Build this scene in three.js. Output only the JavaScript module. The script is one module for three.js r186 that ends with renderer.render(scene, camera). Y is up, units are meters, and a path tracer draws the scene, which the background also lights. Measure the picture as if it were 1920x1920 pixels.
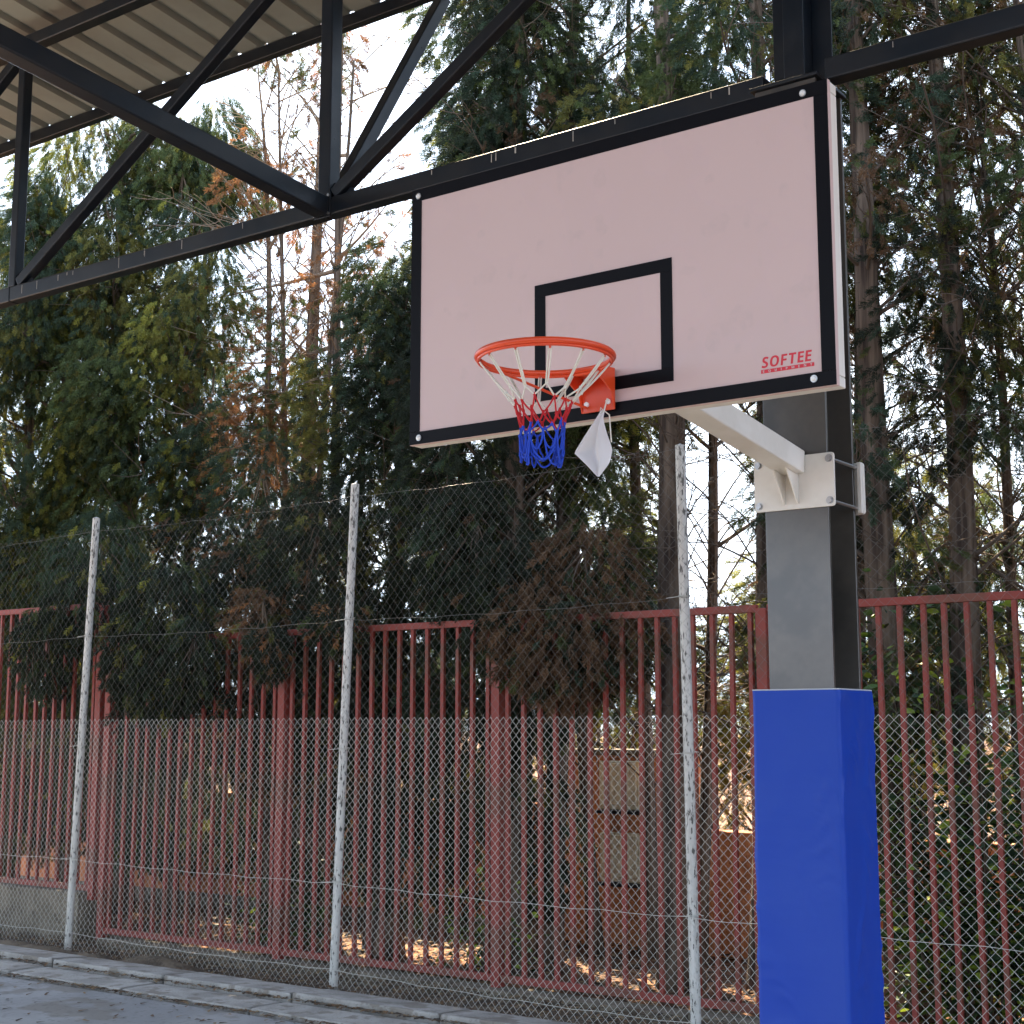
import * as THREE from 'three';
import { RoundedBoxGeometry } from 'three/addons/geometries/RoundedBoxGeometry.js';
import { mergeGeometries } from 'three/addons/utils/BufferGeometryUtils.js';
import { FontLoader } from 'three/addons/loaders/FontLoader.js';
import { TextGeometry } from 'three/addons/geometries/TextGeometry.js';

// ------------------------------------------------------------------ camera, sky, sun, exposure
const scene = new THREE.Scene();
const camera = new THREE.PerspectiveCamera(38.06, 1, 0.05, 900);
camera.position.set(2.80, 1.796, 4.432);
camera.rotation.set(0.1449, 0.6255, 0, 'YXZ');
scene.add(camera);

const renderer = new THREE.WebGLRenderer({ antialias: true });
renderer.setSize(1024, 1024);
renderer.toneMapping = THREE.LinearToneMapping;
renderer.toneMappingExposure = 6.3;
renderer.shadowMap.enabled = true;

const SUN = new THREE.Vector3(-0.74, 0.96, -0.67).normalize();
const sun = new THREE.DirectionalLight(0xffe8c4, 5);
sun.position.copy(SUN).multiplyScalar(60);
sun.castShadow = true;
sun.shadow.mapSize.set(4096, 4096);
Object.assign(sun.shadow.camera, { left: -25, right: 25, top: 25, bottom: -25, near: 1, far: 160 });
scene.add(sun, sun.target);

// ------------------------------------------------------------------ random numbers, noise, textures
function rng(seed) { let a = seed >>> 0; return () => { a = (a + 0x6D2B79F5) | 0; let t = Math.imul(a ^ (a >>> 15), 1 | a); t = (t + Math.imul(t ^ (t >>> 7), 61 | t)) ^ t; return ((t ^ (t >>> 14)) >>> 0) / 4294967296; }; }
const hash = (x, y, s) => { let h = Math.imul(x, 374761393) ^ Math.imul(y, 668265263) ^ Math.imul(s, 2246822519); h = Math.imul(h ^ (h >>> 13), 1274126177); return ((h ^ (h >>> 16)) >>> 0) / 4294967296; };
function vnoise(x, y, s, px = 1 << 20, py = px) {
  const xi = Math.floor(x), yi = Math.floor(y); let fx = x - xi, fy = y - yi; fx = fx * fx * (3 - 2 * fx); fy = fy * fy * (3 - 2 * fy);
  const m = (a, p) => ((a % p) + p) % p, x0 = m(xi, px), x1 = m(xi + 1, px), y0 = m(yi, py), y1 = m(yi + 1, py);
  return (hash(x0, y0, s) * (1 - fx) + hash(x1, y0, s) * fx) * (1 - fy) + (hash(x0, y1, s) * (1 - fx) + hash(x1, y1, s) * fx) * fy;
}
function fbm(x, y, s, oct, px, py) { let v = 0, a = 0.5, n = 0; for (let i = 0; i < oct; i++) { v += a * vnoise(x, y, s + i * 17, px, py); n += a; a *= 0.5; x *= 2; y *= 2; px *= 2; py *= 2; } return v / n; }
const lin2s = (c) => { c = Math.min(1, Math.max(0, c)); return 255 * (c <= 0.0031308 ? 12.92 * c : 1.055 * Math.pow(c, 1 / 2.4) - 0.055); };
function tex(n, fn, srgb) {
  const d = new Uint8Array(n * n * 4);
  for (let j = 0; j < n; j++) for (let i = 0; i < n; i++) { const c = fn(i / n, j / n), k = (j * n + i) * 4; for (let q = 0; q < 3; q++) d[k + q] = srgb ? lin2s(c[q]) : Math.max(0, Math.min(255, 255 * c[q])); d[k + 3] = 255; }
  const t = new THREE.DataTexture(d, n, n); t.wrapS = t.wrapT = THREE.RepeatWrapping; t.magFilter = THREE.LinearFilter; t.minFilter = THREE.LinearMipmapLinearFilter; t.generateMipmaps = true;
  if (srgb) t.colorSpace = THREE.SRGBColorSpace; t.needsUpdate = true; return t;
}
const mix3 = (a, b, t) => [a[0] + (b[0] - a[0]) * t, a[1] + (b[1] - a[1]) * t, a[2] + (b[2] - a[2]) * t];
const sstep = (a, b, x) => { const t = Math.min(1, Math.max(0, (x - a) / (b - a))); return t * t * (3 - 2 * t); };
const g3 = (v) => [v, v, v];

// sky: pale spring air with thin high cloud, white round the sun
{
  const W = 1024, H = 512, d = new Float32Array(W * H * 4);
  for (let j = 0; j < H; j++) for (let i = 0; i < W; i++) {
    const el = ((j + 0.5) / H - 0.5) * Math.PI, az = ((i + 0.5) / W - 0.5) * 2 * Math.PI;
    const x = Math.cos(el) * Math.cos(az), y = Math.sin(el), z = Math.cos(el) * Math.sin(az);
    const up = Math.max(0, y), k = Math.pow(1 - up, 2.2);
    let c = mix3([0.18, 0.27, 0.44], [0.44, 0.535, 0.63], k);
    const cs = Math.max(0, x * SUN.x + y * SUN.y + z * SUN.z);
    c = mix3(c, [0.85, 0.85, 0.83], 0.7 * Math.pow(cs, 14));
    const q = 1 / (0.25 + up), cl = fbm(x * q * 1.3 + 7, z * q * 1.3 + 3, 91, 6, 1 << 18, 1 << 18);
    c = mix3(c, [0.60, 0.64, 0.68], 0.6 * sstep(0.45, 0.70, cl) * sstep(-0.02, 0.1, y));
    if (y < 0) c = mix3(c, [0.22, 0.20, 0.17], sstep(0, 0.08, -y));
    const o = (j * W + i) * 4; d[o] = c[0]; d[o + 1] = c[1]; d[o + 2] = c[2]; d[o + 3] = 1;
  }
  const t = new THREE.DataTexture(d, W, H, THREE.RGBAFormat, THREE.FloatType);
  t.mapping = THREE.EquirectangularReflectionMapping; t.magFilter = THREE.LinearFilter; t.wrapS = THREE.RepeatWrapping; t.needsUpdate = true;
  scene.background = t; scene.environment = t;
}

// ------------------------------------------------------------------ materials
const std = (o) => new THREE.MeshStandardMaterial(o);
const phys = (o) => new THREE.MeshPhysicalMaterial(o);
const lin = (r, g, b) => new THREE.Color().setRGB(r, g, b);
const fineT = tex(256, (u, v) => g3(fbm(u * 32, v * 32, 5, 4, 32, 32)));
const M = {};
{
  const dust = (base, tone, amt, s) => tex(512, (u, v) => { const a = fbm(u * 5, v * 5, s, 5, 5, 5), b = fbm(u * 48, v * 48, s + 3, 3, 48, 48); return mix3(base, tone, amt * (sstep(0.42, 0.75, a) * 0.7 + 0.5 * b * sstep(0.35, 0.6, a))); }, true);
  M.steel = phys({ specularIntensity: 0.8, map: dust([0.0055, 0.0105, 0.018], [0.028, 0.028, 0.028], 0.35, 11), roughness: 0.42, roughnessMap: tex(256, (u, v) => g3(0.75 + 0.35 * (fbm(u * 9, v * 9, 21, 4, 9, 9) - 0.4)), false), bumpMap: fineT, bumpScale: 0.0004 });
  M.columnSteel = phys({ map: dust([0.032, 0.030, 0.027], [0.095, 0.084, 0.070], 0.65, 31), roughness: 0.34, clearcoat: 0.8, clearcoatRoughness: 0.30, bumpMap: fineT, bumpScale: 0.0005 });
  M.drip = std({ color: lin(0.42, 0.40, 0.37), roughness: 0.9 });
  M.roof = std({ map: dust([0.275, 0.285, 0.25], [0.205, 0.205, 0.175], 0.5, 41), roughness: 0.55 });
  M.board = std({ map: tex(512, (u, v) => { const a = fbm(u * 4, v * 4, 51, 5, 4, 4), b = fbm(u * 60, v * 60, 53, 2, 60, 60); const s = sstep(0.70, 0.78, fbm(u * 11, v * 11, 57, 3, 11, 11)); return mix3(mix3([0.645, 0.477, 0.448], [0.615, 0.457, 0.432], a), [0.50, 0.39, 0.37], 0.3 * s * b); }, true), roughness: 0.6 });
  M.black = phys({ color: lin(0.006, 0.006, 0.008), roughness: 0.42, specularIntensity: 0.16 });
  M.white = std({ map: dust([0.80, 0.775, 0.715], [0.56, 0.52, 0.44], 0.30, 61), roughness: 0.35, bumpMap: fineT, bumpScale: 0.0003 });
  M.zinc = std({ color: lin(0.50, 0.50, 0.50), metalness: 0.9, roughness: 0.35 });
  M.whiteCap = std({ color: lin(0.85, 0.85, 0.83), roughness: 0.4 });
  M.orange = std({ map: dust([0.78, 0.075, 0.018], [0.55, 0.06, 0.02], 0.6, 71), roughness: 0.3, bumpMap: fineT, bumpScale: 0.0003 });
  M.cordWhite = std({ color: lin(0.74, 0.71, 0.62), roughness: 0.9 });
  M.cordRed = std({ color: lin(0.52, 0.012, 0.018), roughness: 0.8 });
  M.cordBlue = std({ color: lin(0.012, 0.06, 0.50), roughness: 0.8 });
  M.print = std({ color: lin(0.62, 0.012, 0.03), roughness: 0.45 });
  M.printPale = std({ color: lin(0.58, 0.45, 0.44), roughness: 0.5 });
  M.pad = phys({ specularIntensity: 0.55, map: dust([0.003, 0.042, 0.34], [0.010, 0.052, 0.34], 0.5, 81), roughness: 0.5, bumpMap: tex(512, (u, v) => g3(0.5 * fbm(u * 3, v * 9, 83, 4, 3, 9) + 0.5 * Math.pow(fbm(u * 2 + 0.6 * vnoise(u * 3, v * 3, 85, 3, 3), v * 14, 87, 3, 2, 14), 2)), false), bumpScale: 0.010 });
  M.padTrim = std({ color: lin(0.45, 0.47, 0.50), roughness: 0.6 });
  M.galv = std({ map: tex(512, (u, v) => { const a = fbm(u * 10, v * 10, 101, 4, 10, 10), sp = sstep(0.64, 0.70, fbm(u * 22, v * 56, 103, 3, 22, 56)); return mix3(mix3([0.50, 0.49, 0.46], [0.68, 0.66, 0.62], a), [0.045, 0.04, 0.035], 0.85 * sp); }, true), roughness: 0.6, metalness: 0.15, bumpMap: fineT, bumpScale: 0.0006 });
  M.wire = std({ color: lin(0.55, 0.54, 0.49), roughness: 0.5, metalness: 0.2 });
  M.wireOld = std({ color: lin(0.16, 0.155, 0.145), roughness: 0.5, metalness: 0.45 });
  M.redFence = std({ map: dust([0.245, 0.038, 0.026], [0.15, 0.052, 0.03], 0.9, 111), roughness: 0.6, bumpMap: fineT, bumpScale: 0.0006 });
  const conc = (a, b, c, s) => tex(1024, (u, v) => { const n = fbm(u * 6, v * 6, s, 6, 6, 6), f = fbm(u * 90, v * 90, s + 5, 2, 90, 90), st = sstep(0.58, 0.70, fbm(u * 9, v * 9, s + 9, 5, 9, 9)); return mix3(mix3(mix3(a, b, sstep(0.3, 0.7, n)), c, 0.6 * st), [0.05, 0.045, 0.04], 0.28 * sstep(0.62, 0.8, f)); }, true);
  const concB = tex(512, (u, v) => g3(0.6 * fbm(u * 8, v * 8, 131, 5, 8, 8) + 0.4 * fbm(u * 100, v * 100, 133, 2, 100, 100)), false);
  M.court = std({ map: conc([0.23, 0.23, 0.235], [0.30, 0.30, 0.305], [0.15, 0.13, 0.105], 121), roughness: 0.72, bumpMap: concB, bumpScale: 0.004 });
  M.gutter = std({ map: conc([0.27, 0.255, 0.235], [0.37, 0.35, 0.325], [0.15, 0.12, 0.09], 141), roughness: 0.9, bumpMap: concB, bumpScale: 0.010 });
  M.kerb = std({ map: conc([0.15, 0.125, 0.092], [0.22, 0.185, 0.14], [0.08, 0.062, 0.045], 151), roughness: 0.95, bumpMap: concB, bumpScale: 0.012 });
  M.dirt = std({ map: conc([0.10, 0.075, 0.050], [0.17, 0.13, 0.09], [0.05, 0.035, 0.025], 161), roughness: 1, bumpMap: concB, bumpScale: 0.03 });
  M.needles = std({ map: conc([0.13, 0.058, 0.028], [0.25, 0.115, 0.055], [0.06, 0.035, 0.02], 171), roughness: 1, bumpMap: concB, bumpScale: 0.03 });
  M.terra = std({ map: conc([0.50, 0.19, 0.08], [0.60, 0.25, 0.115], [0.34, 0.14, 0.07], 181), roughness: 0.95, bumpMap: concB, bumpScale: 0.006 });
  M.cream = std({ map: conc([0.70, 0.62, 0.44], [0.76, 0.68, 0.50], [0.54, 0.46, 0.32], 191), roughness: 0.7 });
  M.bark = std({ map: tex(512, (u, v) => { const r = fbm(u * 14 + 0.8 * vnoise(u * 4, v * 6, 203, 4, 6), v * 3, 201, 5, 14, 3); return mix3([0.045, 0.030, 0.022], [0.17, 0.125, 0.09], sstep(0.3, 0.72, r)); }, true), roughness: 1, bumpMap: tex(512, (u, v) => g3(fbm(u * 14 + 0.8 * vnoise(u * 4, v * 6, 203, 4, 6), v * 3, 201, 5, 14, 3)), false), bumpScale: 0.03 });
  M.twig = std({ color: lin(0.11, 0.08, 0.058), roughness: 1 });
  M.twigPale = std({ color: lin(0.22, 0.16, 0.11), roughness: 1 });
  M.leaf = phys({ color: 0xffffff, roughness: 0.85, transmission: 0.42, thickness: 0, specularIntensity: 0.3 });
  M.broad = phys({ color: 0xffffff, roughness: 0.6, transmission: 0.42, thickness: 0, specularIntensity: 0.5 });
  M.litter = std({ color: 0xffffff, roughness: 1 });
  M.cloth = phys({ color: lin(0.82, 0.81, 0.82), roughness: 0.95, transmission: 0.25, thickness: 0 });
}

// ------------------------------------------------------------------ building helpers
const used = new Map();
function numbered(n) { const k = used.get(n) || 0; used.set(n, k + 1); return k ? `${n}_${String(k).padStart(3, '0')}` : n; }
function tag(o, label, category, group) { o.userData.label = label; o.userData.category = category; if (group) o.userData.group = group; return o; }
function thing(name, label, category, pos = [0, 0, 0], group) { const g = new THREE.Group(); g.name = numbered(name); g.position.set(...pos); tag(g, label, category, group); scene.add(g); return g; }
function shade(m) { m.castShadow = m.receiveShadow = true; return m; }
function part(name, geo, mat, parent, pos) { const m = shade(new THREE.Mesh(geo, mat)); m.name = name; if (pos) m.position.set(...pos); parent.add(m); return m; }
function structure(name, geo, mat) { const m = shade(new THREE.Mesh(geo, mat)); m.name = name; m.userData.kind = 'structure'; scene.add(m); return m; }
// uv in metres on each box-like face
function metreUV(g, s = 1, ox = 0, oy = 0) {
  const p = g.attributes.position, n = g.attributes.normal, uv = new Float32Array(p.count * 2);
  for (let i = 0; i < p.count; i++) {
    const ax = Math.abs(n.getX(i)), ay = Math.abs(n.getY(i)), az = Math.abs(n.getZ(i)), x = p.getX(i), y = p.getY(i), z = p.getZ(i);
    const [a, b] = ay > ax && ay > az ? [x, z] : ax > az ? [z, y] : [x, y];
    uv[i * 2] = a * s + ox; uv[i * 2 + 1] = b * s + oy;
  }
  g.setAttribute('uv', new THREE.BufferAttribute(uv, 2)); return g;
}
function rbox(w, h, d, r = 0.004, s = 1, o = 0) { return metreUV(new RoundedBoxGeometry(w, h, d, 1, Math.min(r, w / 2.01, h / 2.01, d / 2.01)), s, o, o * 1.7); }
// a square bar between two points
function bar(a, b, w, h, r = 0.006, up = [0, 1, 0]) {
  const A = new THREE.Vector3(...a), B = new THREE.Vector3(...b), d = B.clone().sub(A), L = d.length(); d.normalize();
  const x = new THREE.Vector3(...up).cross(d); if (x.length() < 1e-4) x.set(1, 0, 0); x.normalize();
  const y = d.clone().cross(x), g = rbox(w, h, L, r, 1, A.x + A.y);
  g.applyMatrix4(new THREE.Matrix4().makeBasis(x, y, d).setPosition(A.add(B).multiplyScalar(0.5))); return g;
}
class Tubes {
  constructor() { this.p = []; this.n = []; this.u = []; this.i = []; }
  add(pts, rad, sides = 6, us = 1) {
    const N = pts.length, base = this.p.length / 3; let acc = 0;
    let side = null;
    for (let k = 0; k < N; k++) {
      const a = pts[Math.max(0, k - 1)], b = pts[Math.min(N - 1, k + 1)], d = new THREE.Vector3(b[0] - a[0], b[1] - a[1], b[2] - a[2]).normalize();
      if (!side) side = new THREE.Vector3(Math.abs(d.y) > 0.9 ? 1 : 0, Math.abs(d.y) > 0.9 ? 0 : 1, 0);
      const x = side.clone().addScaledVector(d, -side.dot(d)).normalize(), y = d.clone().cross(x); side = x;
      const r = Array.isArray(rad) ? rad[k] : rad; if (k) acc += Math.hypot(pts[k][0] - pts[k - 1][0], pts[k][1] - pts[k - 1][1], pts[k][2] - pts[k - 1][2]);
      for (let s = 0; s <= sides; s++) { const t = s / sides * 2 * Math.PI, c = Math.cos(t), q = Math.sin(t), nx = x.x * c + y.x * q, ny = x.y * c + y.y * q, nz = x.z * c + y.z * q; this.p.push(pts[k][0] + nx * r, pts[k][1] + ny * r, pts[k][2] + nz * r); this.n.push(nx, ny, nz); this.u.push(s / sides * us, acc * us * 0.5); }
    }
    const w = sides + 1;
    for (let k = 0; k < N - 1; k++) for (let s = 0; s < sides; s++) { const a = base + k * w + s; this.i.push(a, a + 1, a + w, a + 1, a + w + 1, a + w); }
    return this;
  }
  cap(pt, r, dir) { // closes an end with a shallow cone
    const d = new THREE.Vector3(...dir).normalize(), x = new THREE.Vector3(Math.abs(d.y) > 0.9 ? 1 : 0, Math.abs(d.y) > 0.9 ? 0 : 1, 0); x.addScaledVector(d, -x.dot(d)).normalize(); const y = d.clone().cross(x), b = this.p.length / 3;
    this.p.push(pt[0] + d.x * r * 0.4, pt[1] + d.y * r * 0.4, pt[2] + d.z * r * 0.4); this.n.push(d.x, d.y, d.z); this.u.push(0, 0);
    for (let s = 0; s <= 10; s++) { const t = s / 10 * 2 * Math.PI, c = Math.cos(t), q = Math.sin(t); this.p.push(pt[0] + (x.x * c + y.x * q) * r, pt[1] + (x.y * c + y.y * q) * r, pt[2] + (x.z * c + y.z * q) * r); this.n.push(d.x, d.y, d.z); this.u.push(c * r, q * r); if (s) this.i.push(b, b + s, b + s + 1); }
    return this;
  }
  geo() { const g = new THREE.BufferGeometry(); g.setAttribute('position', new THREE.Float32BufferAttribute(this.p, 3)); g.setAttribute('normal', new THREE.Float32BufferAttribute(this.n, 3)); g.setAttribute('uv', new THREE.Float32BufferAttribute(this.u, 2)); g.setIndex(this.i); return g; }
}
const tube = (pts, r, sides = 8) => new Tubes().add(pts, r, sides).geo();
function sheet(x0, x1, z0, z1, nx, nz, yf, s = 1) { // a displaced ground grid
  const p = [], u = [], ix = [];
  for (let j = 0; j <= nz; j++) for (let i = 0; i <= nx; i++) { const x = x0 + (x1 - x0) * i / nx, z = z0 + (z1 - z0) * j / nz; p.push(x, yf(x, z), z); u.push(x * s, z * s); }
  for (let j = 0; j < nz; j++) for (let i = 0; i < nx; i++) { const a = j * (nx + 1) + i; ix.push(a, a + nx + 1, a + 1, a + 1, a + nx + 1, a + nx + 2); }
  const g = new THREE.BufferGeometry(); g.setAttribute('position', new THREE.Float32BufferAttribute(p, 3)); g.setAttribute('uv', new THREE.Float32BufferAttribute(u, 2)); g.setIndex(ix); g.computeVertexNormals(); return g;
}

// ------------------------------------------------------------------ the ground
{
  const edges = (a, b, n) => { const o = []; for (let i = 0; i <= n; i++) { const t = i / n * 2 - 1; o.push((a + b) / 2 + (b - a) / 2 * Math.sign(t) * Math.pow(Math.abs(t), 3)); } return o; };
  // one sheet to the horizon, finer near the fence
  const xs = edges(-404, 396, 160), zs = edges(-406, 394, 160), p = [], u = [], ix = [];
  for (const z of zs) for (const x of xs) { const near = z < -3.4 && z > -30 ? 1 : 0; p.push(x, -0.14 + near * (0.05 * (fbm(x * 0.9 + 50, z * 0.9 + 50, 211, 3, 1 << 18, 1 << 18) - 0.5)), z); u.push(x * 0.4, z * 0.4); }
  for (let j = 0; j < zs.length - 1; j++) for (let i = 0; i < xs.length - 1; i++) { const a = j * xs.length + i; ix.push(a, a + xs.length, a + 1, a + 1, a + xs.length, a + xs.length + 1); }
  const g = new THREE.BufferGeometry(); g.setAttribute('position', new THREE.Float32BufferAttribute(p, 3)); g.setAttribute('uv', new THREE.Float32BufferAttribute(u, 2)); g.setIndex(ix); g.computeVertexNormals();
  structure('ground', g, M.needles);
  // court slab with a rounded nose
  const c = rbox(36, 0.2, 21.5, 0.012, 0.35); c.translate(-10, -0.1, -2.52 + 10.75); structure('court_floor', c, M.court);
  // dirt verge with a spilled heap by the left-hand panel
  structure('dirt_verge', sheet(-16, 5, -4.30, -3.18, 210, 24, (x, z) => {
    const n = fbm(x * 2.1 + 40, z * 2.1 + 40, 221, 5, 1 << 18, 1 << 18) - 0.5, t = (z + 4.30) / 1.12, heap = 0.10 * sstep(-4.6, -6.4, x) * sstep(-12, -8.5, x) * Math.exp(-Math.pow((z + 3.42) / 0.22, 2));
    return -0.105 + 0.055 * t + 0.10 * n * (0.5 + 0.5 * Math.sin(t * Math.PI)) + heap * (0.6 + 1.2 * (n + 0.3)); }), M.dirt);
  // concrete gutter: two rows of long blocks with a dirty groove between
  const gut = new THREE.Group(); gut.name = 'gutter'; gut.userData.kind = 'structure'; scene.add(gut);
  const r = rng(5);
  for (const [zc, d, y, tilt, L] of [[-2.755, 0.33, 0.022, -0.02, 1.25], [-3.14, 0.35, 0.055, -0.07, 1.25]])
    for (let x = -15.6; x < 4.5; x += L) { const b = part('gutter_block', rbox(L - 0.008, 0.10, d, 0.018, 1, r() * 9), M.gutter, gut, [x + L / 2, y - 0.05 + (r() - 0.5) * 0.006, zc + (r() - 0.5) * 0.012]); b.rotation.set(tilt + (r() - 0.5) * 0.02, (r() - 0.5) * 0.008, (r() - 0.5) * 0.006); }
  part('groove_bed', rbox(20, 0.05, 0.95, 0.01), M.dirt, gut, [-5.6, -0.085, -2.92]);
}

// ------------------------------------------------------------------ canopy
{
  const c = thing('sports_canopy', 'dark steel truss canopy with ribbed metal roof over the court', 'canopy');
  const Z = -1.75, CH = [4.755, 4.875], yc = 4.826, yt = 6.70;
  // H-section columns: two flanges and a web, grey paint with ground-in dust
  const flange = rbox(0.305, 4.75, 0.019, 0.003, 0.8), web = rbox(0.011, 4.746, 0.261, 0.002, 0.8);
  const hcol = (x, z) => {
    const col = part('column', web, M.columnSteel, c, [x, 2.375, z]);
    part('flange', flange, M.columnSteel, col, [0, 0, 0.1405]); part('flange', flange, M.columnSteel, col, [0, 0, -0.1405]);
  };
  hcol(0.003, Z);
  part('column_head_plate', rbox(0.30, 2.0, 0.012, 0.003), M.steel, c, [0.0, 5.75, Z - 0.07]);
  part('column_post', rbox(0.105, 1.98, 0.10, 0.006), M.steel, c, [0.0, 5.74, Z - 0.013]);
  const cap = part('cap_plate', rbox(0.34, 0.016, 0.34, 0.003), M.steel, c, [0.0, 4.761, Z]); void cap;
  const r = rng(77);
  // chord segments node to node
  for (const [a, b] of [[-12, -9.002], [-9, -6.002], [-6, -3.002], [-3, -0.155], [0.155, 3], [3.002, 6], [6.002, 9]]) {
    const ch = part('bottom_chord', bar([a, yc, Z], [b, yc, Z], 0.095, 0.108, 0.010), M.steel, c);
    part('top_chord', bar([a, yt, Z], [b, yt, Z], 0.095, 0.095, 0.010), M.steel, c);
    const n = Math.round((b - a) * 3.2), gs = [];
    for (let k = 0; k < n; k++) { const h = 0.015 + 0.055 * r() * r() + 0.02 * r(), x = a + 0.1 + (b - a - 0.2) * r(); const g = rbox(0.003 + 0.004 * r(), h, 0.0016, 0.0007); g.translate(x, yc + 0.040 - h / 2, Z + 0.0483); gs.push(g); }
    part('dried_drip', mergeGeometries(gs), M.drip, ch);
  }
  for (const x of [-9, -6, -3, 3, 6]) part('post', bar([x, yc + 0.055, Z], [x, yt - 0.0485, Z], x === -3 ? 0.094 : 0.075, x === -3 ? 0.092 : 0.075, 0.009, [1, 0, 0]), M.steel, c);
  for (const x of [-12, -9, -6, -3]) part('diagonal', bar([x + 0.06, yc + 0.075, Z], [x + 2.93, yt - 0.08, Z], 0.075, 0.075, 0.009), M.steel, c);
  for (const x of [-9, -6, -3]) { const q = new THREE.Shape(); q.moveTo(0.03, 0.048); q.lineTo(0.20, 0.048); q.lineTo(0.20, 0.09); q.lineTo(0.03, 0.16); q.closePath(); const e = new THREE.ExtrudeGeometry(q, { depth: 0.008, bevelEnabled: false }); part('gusset_plate', metreUV(e), M.steel, c, [x, yc, Z - 0.004]); }
  // cross beams towards the court, and struts out to the eave
  const slope = 0.12, roofY = (z) => 6.745 + slope * (z + 2.85);
  for (const x of [-9, -3, 3]) {
    const y = (z) => 4.815 + 0.078 * (z + 1.75);
    const bm = part('cross_beam', bar([x, y(Z + 0.02) + 0.005, Z + 0.056], [x, y(19.5), 19.5], 0.105, 0.115, 0.011), M.steel, c); void bm;
    part('end_plate', rbox(0.13, 0.15, 0.010, 0.003), M.steel, c, [x, yc + 0.004, Z + 0.053]); for (const [px, py] of [[-0.05, 0.06], [0.05, 0.06], [-0.05, -0.05], [0.05, -0.05]]) { const bolt = new THREE.CylinderGeometry(0.009, 0.009, 0.008, 6); bolt.rotateX(Math.PI / 2); part('bolt', bolt, M.zinc, c, [x + px * 1.06, yc + py, Z + 0.062]); }
    for (const z of [0.62, 3.6, 6.6, 9.6, 12.6, 15.6]) part('post', bar([x, y(z) + 0.08, z], [x, roofY(z) - 0.2, z], 0.10, 0.10, 0.01, [1, 0, 0]), M.steel, c);
    for (const z of [0.62, 3.6, 6.6, 9.6, 12.6]) part('diagonal', bar([x, y(z) + 0.14, z + 0.1], [x, roofY(z + 2.9) - 0.2, z + 2.9], 0.09, 0.09, 0.01), M.steel, c);
    part('eave_strut', bar([x, yc + 0.07, Z - 0.05], [x, 6.60, -2.82], 0.08, 0.08, 0.009, [1, 0, 0]), M.steel, c);
    part('rafter', bar([x, roofY(Z + 0.08) - 0.18, Z + 0.07], [x, roofY(19.5) - 0.18, 19.5], 0.12, 0.12, 0.012), M.steel, c);
  }
  for (const z of [-2.85, -0.35, 1.15, 2.65, 4.15, 5.65, 7.15, 8.65, 10.15, 11.65, 13.15, 14.65, 16.15, 17.65, 19.4]) part('purlin', bar([-16, roofY(z) - 0.050, z], [12, roofY(z) - 0.050, z], 0.07, 0.095, 0.008), M.steel, c);
  // far columns that carry the other end
  for (const x of [-9, 0, 9]) part('column', rbox(0.305, 7.9, 0.30, 0.008, 0.8), M.steel, c, [x, 3.95, 19.6]);
  for (const x of [-9, 9]) hcol(x, Z);
  // ribbed sheets, 1.12 m cover, four ribs each, ribs run down the slope
  const prof = []; for (let k = 0; k < 4; k++) { const o = k * 0.28; prof.push([o, 0], [o + 0.185, 0], [o + 0.205, 0.042], [o + 0.26, 0.042]); } prof.push([1.16, 0]);
  const sg = (() => { const p = [], u = [], ix = []; for (const [z, e] of [[-2.868, 0], [19.9, 1]]) for (const [x, y] of prof) { p.push(x, roofY(z) + 0.001 + y, z); u.push(x * 0.5, z * 0.5 + e * 0); } const n = prof.length; for (let i = 0; i < n - 1; i++) ix.push(i, i + 1, n + i, i + 1, n + i + 1, n + i); const g = new THREE.BufferGeometry(); g.setAttribute('position', new THREE.Float32BufferAttribute(p, 3)); g.setAttribute('uv', new THREE.Float32BufferAttribute(u, 2)); g.setIndex(ix); const f = g.toNonIndexed(); f.computeVertexNormals(); return f; })();
  for (let k = 0; k < 25; k++) part('roof_sheet', sg, M.roof, c, [-15.84 + k * 1.12, k % 2 ? 0.0015 : 0, 0]);
}

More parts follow.
